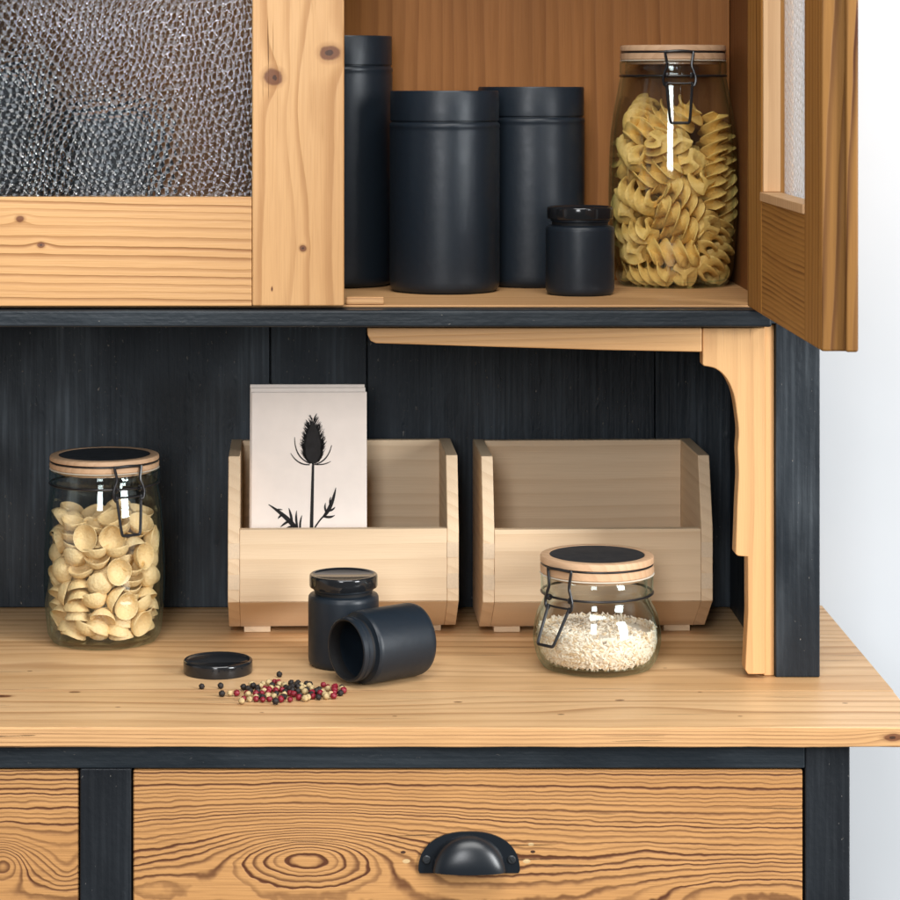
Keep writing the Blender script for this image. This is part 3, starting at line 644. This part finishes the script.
FUS = "-221 -1 136 10 -680 193 707 69 -220 137 585 -556 437 397 344 70 138 206 323 -633 672 133 207 140 642 661 -271 279 -240 -262 141 690 591 381 171 -183 178 144 197 -690 10 696 -41 311 236 281 -309 317 -852 330 -230 264 129 262 432 853 70 67 317 292 588 314 685 -369 -88 321 576 544 441 -423 -54 -405 324 272 696 194 635 337 233 332 165 -631 492 576 -258 318 343 477 -75 -728 486 220 -134 390 95 -365 -348 -858 -33 -92 410 4 -105 -945 310 -202 122 451 300 -256 -547 739 331 -265 456 448 310 -805 236 164 272 482 137 -539 -494 -669 -370 -206 509 243 500 -453 697 -184 -131 518 937 -334 -15 -98 -309 291 522 136 -383 -618 673 -62 -280 550 277 371 -89 -882 84 432 573 555 -289 284 -726 400 153 574 339 151 753 -543 163 -16 584 273 91 -787 546 -2 -443 611 416 -335 -204 820 -172 201 616 277 603 153 -733 266 -233 657 381 562 -615 401 -243 365 712 116 -628 -286 -714 -437 -30 721 704 -546 -303 -337 53 325 766 736 -483 -268 -390 110 12 769 581 445 -677 -73 371 205 770 606 766 66 206 -47 -260 794 396 -254 -263 842 46 -417 816 365 -529 761 -90 446 -113 832 111 48 106 -987 -345 -271 835 230 200 -525 -795 -81 48 865 463 -223 -811 279 -85 236 890 11 825 215 -523 212 -101 918 78 -557 -726 395 335 -316 951 46 885 455 -84 217 269 968 635 457 440 -441 106 -316 971 681 -664 -206 231 -225 104 981 726 -372 380 -436 -37 440 997 244 -712 -538 380 -374 241 1006 354 -904 212 -114 -310 -81 1016 137 848 1 512 433 115 1058 37 96 -991 -84 -180 -394 1066 105 -486 287 -819 70 -4 1098 594 238 473 605 46 275 1146 579 -514 -540 332 159 -300 1148 128 308 586 -739 -302 322 1157 179 -900 -238 -317 -132 63 1212 565 117 -815 -53 -174 -295 1221 904 402 -71 127 -379 -136 1236 752 -484 -305 -327 370 254 1247 69 -541 -836 -62 8 -269 1250 482 -842 199 136 438 -85 1273 31 363 -926 101 360 -236 1369 993 -87 33 -74"
def dec(s):
    a = [int(x) for x in s.split()]
    return [([v/1e4 for v in a[i:i+3]], [v/1e3 for v in a[i+3:i+7]]) for i in range(0, len(a), 7)]
rq = random.Random(3)
for i, (p, q) in enumerate(dec(ORE)):
    if (Quaternion(q) @ Vector((0, 0, 1))).y > -.1 and rq.random() < .65: q = Quaternion(q) @ Quaternion((1, 0, 0), math.pi)
    p = Vector(p); Q = Quaternion(q)
    for it in range(3):
        worst, wd = 0, None
        for v in OV[i % 6]:
            c = p + Q @ v; rr = math.hypot(c.x, c.y); lim = float(np.interp(c.z, (.005, .010, .018, .042, .068, .094, .120, .134), (.0415, .0465, .0485, .0507, .0508, .0497, .0480, .0455)))
            if rr-lim > worst: worst, wd = rr-lim, Vector((c.x/rr, c.y/rr, 0))
            p.z += max(0, .0055-c.z)
        if wd: p -= wd*(worst+.0002)
    o = link('orecchiette_pasta', OM[i % 6]); o.location = Vector(ore_loc)+p; o.rotation_mode = 'QUATERNION'; o.rotation_quaternion = Quaternion(q)
    tag(o, 'pale ear shaped pasta piece among many in the tall jar on the countertop', 'pasta', 'ear shaped pasta in the jar')
def fus_mesh(seed):
    rnd = random.Random(seed); mb = MB(); n = 46; Ln = rnd.uniform(.042, .049); pitch = rnd.uniform(.031, .035); RR = .0130; bend = rnd.uniform(-.003, .003)
    rings = []
    for i in range(n+1):
        t = i/n; z = (t-.5)*Ln; a0 = 2*math.pi*z/pitch
        Rr = RR*(1+.05*math.sin(a0*3+seed))*(.80+.20*min(1, 6*min(t, 1-t)+.2))
        ring = []
        for b in range(3):
            a = a0+b*2*math.pi/3
            for r, da in ((.0030, -math.pi/3), (.0065, -.26), (Rr*.96, -.15), (Rr, 0.), (Rr*.96, .15), (.0065, .26)):
                ring.append(mb.bm.verts.new((r*math.cos(a+da)+bend*(1-(2*t-1)**2), r*math.sin(a+da), z+.0016*(r/RR)**2)))
        rings.append(ring)
    m = len(rings[0])
    for A, B in zip(rings, rings[1:]):
        for k in range(m): mb.face((A[k], A[(k+1) % m], B[(k+1) % m], B[k]))
    mb.face(rings[0][::-1]); mb.face(rings[-1])
    return mb.mesh('fusilli_pasta', m_fus, 60)
FM = [fus_mesh(i) for i in range(5)]
top = [((-.024, -.016, .1440), (.3, 1.25, .2)), ((.002, -.026, .1490), (.9, .5, 1.2)), ((-.010, .012, .1470), (1.3, .3, .6)), ((-.030, .004, .1570), (1.0, .4, 2.4)), ((-.006, -.010, .1600), (.2, 1.35, -.5))]
for i, (p, q) in enumerate(dec(FUS)+[(p, tuple(Matrix.Rotation(e[2], 3, 'Z').to_quaternion() @ Matrix.Rotation(e[1], 3, 'Y').to_quaternion() @ Matrix.Rotation(e[0], 3, 'X').to_quaternion())) for p, e in top]):
    o = link('fusilli_pasta', FM[i % 5]); o.location = Vector(fus_loc)+Vector(p); o.rotation_mode = 'QUATERNION'; o.rotation_quaternion = Quaternion(q)
    tag(o, 'yellow spiral pasta piece among many in the tall jar in the cabinet', 'pasta', 'spiral pasta in the jar')

# ------------------------------------------------------------------ rice
def rice():
    rnd = random.Random(5); mb = MB()
    prof = [(0, .0062), (.040, .0062), (.0450, .009), (.0492, .0155), (.0509, .0220), (.0508, .0290)]
    def surf_z(x, y):
        return .0335 + .0035*math.cos(x*40+.6)*math.cos(y*45)+.0025*math.sin(x*95+y*60) - .004*((x*x+y*y)/.05**2)
    mb.lathe([(max(r-.0022, 0), z+.0008 if i < 2 else z) for i, (r, z) in enumerate(prof)] + [(.046, .0290), (.030, .0312), (0, .0330)], 40)
    def grain(c, t, l, r):
        t = t.normalized(); a = t.orthogonal().normalized(); b = t.cross(a); ring = []
        mb.mi = rnd.choice((0, 0, 0, 1))
        for s_, k in ((-.98, .30), (-.6, .85), (.0, 1.), (.6, .85), (.98, .30)):
            ring.append([mb.bm.verts.new(c+t*(l*s_)+(a*math.cos(q*math.pi/3)+b*math.sin(q*math.pi/3))*r*k) for q in range(6)])
        for A, B in zip(ring, ring[1:]):
            for q in range(6): mb.face((A[q], A[(q+1) % 6], B[(q+1) % 6], B[q]))
        mb.face(ring[0][::-1]); mb.face(ring[-1]); mb.mi = 0
    for i in range(2300):
        a = rnd.uniform(0, 2*math.pi); r = .049*math.sqrt(rnd.random()); x, y = r*math.cos(a), r*math.sin(a)
        grain(Vector((x, y, surf_z(x, y)-rnd.uniform(0, .0022))), Vector((rnd.gauss(0, 1), rnd.gauss(0, 1), rnd.gauss(0, .35))), rnd.uniform(.0024, .0034), rnd.uniform(.0009, .0012))
    for i in range(3600):
        a = rnd.uniform(0, 2*math.pi); z = rnd.uniform(.0066, .034)
        for (r0, z0), (r1, z1) in zip(prof[1:]+[(.0505, .033)], prof[2:]+[(.0505, .033), (.049, .04)]):
            if z0 <= z <= z1: rr = r0+(r1-r0)*(z-z0)/max(z1-z0, 1e-6); break
        rr -= rnd.uniform(.0006, .0020)
        tn = Vector((-math.sin(a), math.cos(a), 0))*rnd.gauss(0, 1)+Vector((0, 0, 1))*rnd.gauss(0, .7)+Vector((math.cos(a), math.sin(a), 0))*rnd.gauss(0, .12)
        grain(Vector((rr*math.cos(a), rr*math.sin(a), z)), tn, rnd.uniform(.0024, .0034), rnd.uniform(.0009, .0012))
    m1 = simple('rice_grain', (.92, .82, .66), .45, .4, 500., .05); m2 = simple('rice_grain_tan', (.80, .62, .40), .5, .4, 500., .06)
    o = mb.build('rice', [m1, m2]); o.location = ric_loc
    tag(o, 'heap of pale rice grains filling the lower half of the low jar', 'rice', kind='stuff')
rice()

# ------------------------------------------------------------------ wooden boxes
m_bx = wood('paulownia_front', 'X', 'Z', (.79, .605, .405), (.56, .375, .215), (.72, .53, .34), freq=75., amp=.45, warp=.007, kw=.5, seed=21., rnd=True, rough=.55, pore=.25, vary=.6)
m_bxs = wood('paulownia_side', 'Y', 'Z', (.78, .595, .395), (.55, .365, .21), (.70, .515, .33), freq=90., amp=.45, warp=.006, kw=.5, seed=22., rnd=True, rough=.55, pore=.25)
m_bxe = simple('paulownia_end', (.73, .57, .40), .6, .3, 600., .1)
def bin_box(label, x, y, rz):
    t = thing('wooden_box', label, 'box', (x, y, 0), rz, 'pale wooden storage boxes')
    w2, th, dp = .1035, .0105, .128
    zf = .006
    S = [(.044, zf), (.0003, .037), (.0003, .102), (.020, .165), (dp, .165), (dp, zf)]
    for sx in (-1, 1):
        a = sx*w2
        s_ = MB(); s_.prism(S, 'x', min(a, a-sx*th), max(a, a-sx*th))
        s_.build('side_panel', m_bxs, t, .0008)
        f_ = MB()
        for zc in (.055, .083): f_.box(min(a-sx*.0004, a-sx*th), max(a-sx*.0004, a-sx*th), -.00025, .0002, zc-.0068, zc+.0068)
        f_.build('finger_joint', m_bxe, t)
    i0, i1 = -w2+th+.0001, w2-th-.0001
    MB().prism([(.0001, .0372), (.0001, .102), (.0095, .102), (.0095, .0372)], 'x', i0, i1).build('front_panel', m_bx, t, .0006)
    MB().prism([(.0443, zf), (.0003, .0370), (.0095, .0370), (.0443, .0130)], 'x', i0, i1).build('front_slope', m_bx, t, .0005)
    MB().box(i0, i1, dp-.009, dp-.0003, zf, .1648).build('back_panel', m_bx, t, .0006)
    MB().box(i0, i1, .0445, dp-.0092, zf, .014).build('bottom_panel', m_bx, t)
    for sx in (-1, 1):
        MB().box(sx*.078-.012, sx*.078+.012, .046, dp-.006, .0003, .0059).build('foot', m_bxs, t, .0005)
    return t
bin_box('pale wooden storage box holding thistle napkins, left of the two', PX(343.5, -.15), -.15, R(2.0))
bin_box('empty pale wooden storage box behind the rice jar, right of the two', PX(598, -.15), -.15, R(2.0))

# ------------------------------------------------------------------ napkins with a teasel print
m_nap = simple('napkin_paper', (.93, .825, .745), .75, .2, 60., .05, .0004)
m_ink = simple('print_ink', (.022, .020, .020), .7, .2, 260., .2)
NW, NH = .1050, .1870
def napkin(label, x, y, z, tilt, rz, dz=0.):
    mb = MB()
    pr = [(-.0008, 0), (.0008, 0)]
    # folded sheet: front and back layers joined in a rounded fold at the top
    P = [(-.0012, 0)]+[(-.0012, NH-.0015), (-.0009, NH-.0004), (0, NH), (.0009, NH-.0004), (.0012, NH-.0015), (.0012, 0), (.0003, 0), (.0003, NH-.004), (-.0003, NH-.004), (-.0003, 0)]
    mb.prism(P, 'x', -NW/2, NW/2)
    o = mb.build('paper_napkin', m_nap, None, .0003); o.location = (x, y, z); o.rotation_euler = (tilt, 0, rz)
    return tag(o, label, 'napkin', 'paper napkins standing in the left box')
xn = (PX(252, -.11)+PX(367, -.11))/2
n1 = napkin('front napkin with a black teasel print, standing in the left wooden box', xn, -.1242, .0335, R(-7), R(1))
napkin('second napkin, its upper edge showing just behind the teasel napkin', xn-.0012, -.1208, .0335+.0036, R(-7.0), R(1.2))
napkin('rearmost napkin, thin pale edge above the other two in the left box', xn-.0022, -.1174, .0335+.0062, R(-7.2), R(.6))
mk = MB()
def ic(p): return ((p[0]-395)/6159, -.00145, NH-(p[1]-52)/6159)
def stroke(p0, p1, p2, w0, w1, wm=0., n=14):
    L, Rr = [], []
    for i in range(n+1):
        t = i/n
        x = (1-t)**2*p0[0]+2*t*(1-t)*p1[0]+t*t*p2[0]; y = (1-t)**2*p0[1]+2*t*(1-t)*p1[1]+t*t*p2[1]
        dx = 2*(1-t)*(p1[0]-p0[0])+2*t*(p2[0]-p1[0]); dy = 2*(1-t)*(p1[1]-p0[1])+2*t*(p2[1]-p1[1]); d = math.hypot(dx, dy) or 1
        ww = (w0*(1-t)+w1*t+wm*4*t*(1-t))/2
        L.append(mk.bm.verts.new(ic((x-dy/d*ww, y+dx/d*ww)))); Rr.append(mk.bm.verts.new(ic((x+dy/d*ww, y-dx/d*ww))))
    for i in range(n): mk.face((L[i], L[i+1], Rr[i+1], Rr[i]))
hw = [(452, 12), (440, 34), (420, 46), (395, 53), (360, 55), (325, 50), (290, 40), (258, 28), (235, 15), (215, 4)]
def halfw(y):
    for (y0, a), (y1, b) in zip(hw, hw[1:]):
        if y1 <= y <= y0: return a+(b-a)*(y0-y)/(y0-y1)
    return 4
lv = [mk.bm.verts.new(ic((418-w_+(452-y)*-.02, y))) for y, w_ in hw]; rv = [mk.bm.verts.new(ic((418+w_+(452-y)*-.02, y))) for y, w_ in hw]
for i in range(len(hw)-1): mk.face((lv[i], lv[i+1], rv[i+1], rv[i]))
rq = random.Random(2)
for i in range(300):
    y = rq.uniform(205, 448); s_ = rq.choice((-1, 1)); x = 416+s_*halfw(y)*rq.uniform(.75, 1.); up = rq.uniform(18, 40)
    stroke((x, y), (x+s_*rq.uniform(4, 9), y-up*.5), (x+s_*rq.uniform(10, 26), y-up), 4.2, .8, 0, 3)
stroke((402, 452), (312, 420), (313, 305), 6, 3, 3); stroke((398, 458), (330, 462), (291, 394), 6, 3, 3)
stroke((428, 456), (500, 440), (521, 350), 6, 3, 3); stroke((424, 457), (480, 462), (516, 440), 6, 3, 2)
stroke((417, 448), (412, 640), (402, 1100), 13, 24)
stroke((352, 860), (310, 770), (168, 678), 12, 4, 18); stroke((352, 860), (380, 950), (402, 1010), 9, 12)
for a, b, c, w_ in (((318, 795), (262, 806), (247, 836), 14), ((290, 768), (262, 778), (234, 803), 14), ((250, 733), (228, 742), (221, 758), 12), ((300, 778), (294, 735), (281, 698), 15), ((330, 806), (318, 760), (325, 712), 14), ((346, 830), (340, 780), (355, 738), 12), ((215, 705), (232, 705), (246, 708), 8)):
    stroke(a, b, c, w_*.7, 2, w_*.5)
stroke((404, 850), (440, 775), (482, 738), 8, 9, 0); stroke((474, 748), (522, 700), (545, 586), 12, 3, 14)
for a, b, c, w_ in (((478, 744), (512, 756), (539, 738), 15), ((500, 715), (528, 712), (541, 692), 12), ((494, 728), (478, 700), (487, 670), 12), ((516, 690), (506, 662), (517, 636), 10)):
    stroke(a, b, c, w_*.7, 2, w_*.5)
pk = mk.build('teasel_print', m_ink, n1, smooth=0)

# ------------------------------------------------------------------ peppercorns
def corn_mesh(seed, mat):
    mb = MB(); bmesh.ops.create_icosphere(mb.bm, subdivisions=3, radius=.0026)
    rq = random.Random(seed); ph = [rq.uniform(0, 6) for _ in range(6)]
    for v in mb.bm.verts:
        d = v.co.normalized()
        k = 1+.09*math.sin(9*d.x+ph[0]+2*math.sin(5*d.y+ph[1]))+.08*math.sin(11*d.z+ph[2]+2*math.sin(7*d.x+ph[3]))
        v.co = d*.00245*k
    return mb.mesh('peppercorn', mat, 80)
kinds = {'b': ('black', simple('black_pepper', (.020, .015, .013), .6, .35, 700., .2, .0003)), 'r': ('red', simple('red_pepper', (.24, .010, .024), .42, .4, 500., .35, .0004)), 'w': ('cream', simple('white_pepper', (.58, .43, .22), .55, .3, 420., .45, .0004))}
CM = {k: [corn_mesh(i*3+j, v[1]) for i in range(3)] for j, (k, v) in enumerate(kinds.items())}
pos = []
def floor_at(cx, cy):     # crop pixel of the spill to a point on the countertop
    px, py = 160+cx/4.5, 670+cy/4.5
    d = .4975*2500/(py-85)
    return (px-385)*d/2500, d-2.39
fixed = [(188, 73, 'b'), (273, 71, 'b'), (279, 107, 'b'), (315, 105, 'w'), (345, 105, 'r'), (537, 20, 'b'), (367, 140, 'w'), (380, 128, 'r'), (400, 130, 'w'), (520, 142, 'b'), (548, 126, 'b'), (668, 122, 'w'), (818, 78, 'b'), (812, 104, 'b'), (785, 102, 'r'), (722, 105, 'r'), (515, 52, 'r'), (590, 58, 'b'), (412, 66, 'w'), (463, 60, 'w'), (490, 58, 'w'), (376, 78, 'b'), (432, 108, 'r'), (462, 132, 'r'), (432, 130, 'r'), (585, 104, 'r'), (625, 124, 'r'), (632, 68, 'w'), (620, 66, 'b')]
for cx, cy, k in fixed: pos.append([*floor_at(cx, cy), k])
rq = random.Random(12); tries = 0
while len(pos) < 100 and tries < 9000:
    tries += 1
    u_ = rq.uniform(-1, 1); v_ = rq.uniform(-1, 1)
    if u_*u_+v_*v_ > 1: continue
    x, y = floor_at(595+u_*232, 95+v_*40)
    if all(math.hypot(x-q[0], y-q[1]) > .0043 for q in pos): pos.append([x, y, rq.choice('bbbbwwwrr')])
for it in range(60):
    for i in range(len(pos)):
        for j in range(i):
            dx, dy = pos[i][0]-pos[j][0], pos[i][1]-pos[j][1]; d = math.hypot(dx, dy) or 1e-6
            if d < .0051:
                e = (.0051-d)/2/d
                pos[i][0] += dx*e; pos[i][1] += dy*e; pos[j][0] -= dx*e; pos[j][1] -= dy*e
lone = {0: 'black peppercorn rolled furthest from the heap, below the loose lid', 1: 'black peppercorn lying alone, second furthest out from the heap', 2: 'black peppercorn beside the single cream one at the edge of the heap', 5: 'single black peppercorn lying behind the heap, towards the closed jar',
        3: 'cream peppercorn between a black and a red one outside the heap', 4: 'red peppercorn at the near end of the short row beside the heap'}
for i, (x, y, k) in enumerate(pos):
    o = link('peppercorn', CM[k][i % 3]); o.location = (x, y, .0027); o.rotation_euler = (rq.uniform(0, 6), rq.uniform(0, 6), rq.uniform(0, 6))
    s_ = rq.uniform(.88, 1.1); o.scale = (s_, s_, s_*.98); o.location.z = .00265*s_
    nm = kinds[k][0]
    tag(o, lone.get(i, nm+' peppercorn within the mixed heap spilled before the tipped jar'), 'peppercorn', 'spilled '+nm+' peppercorns')
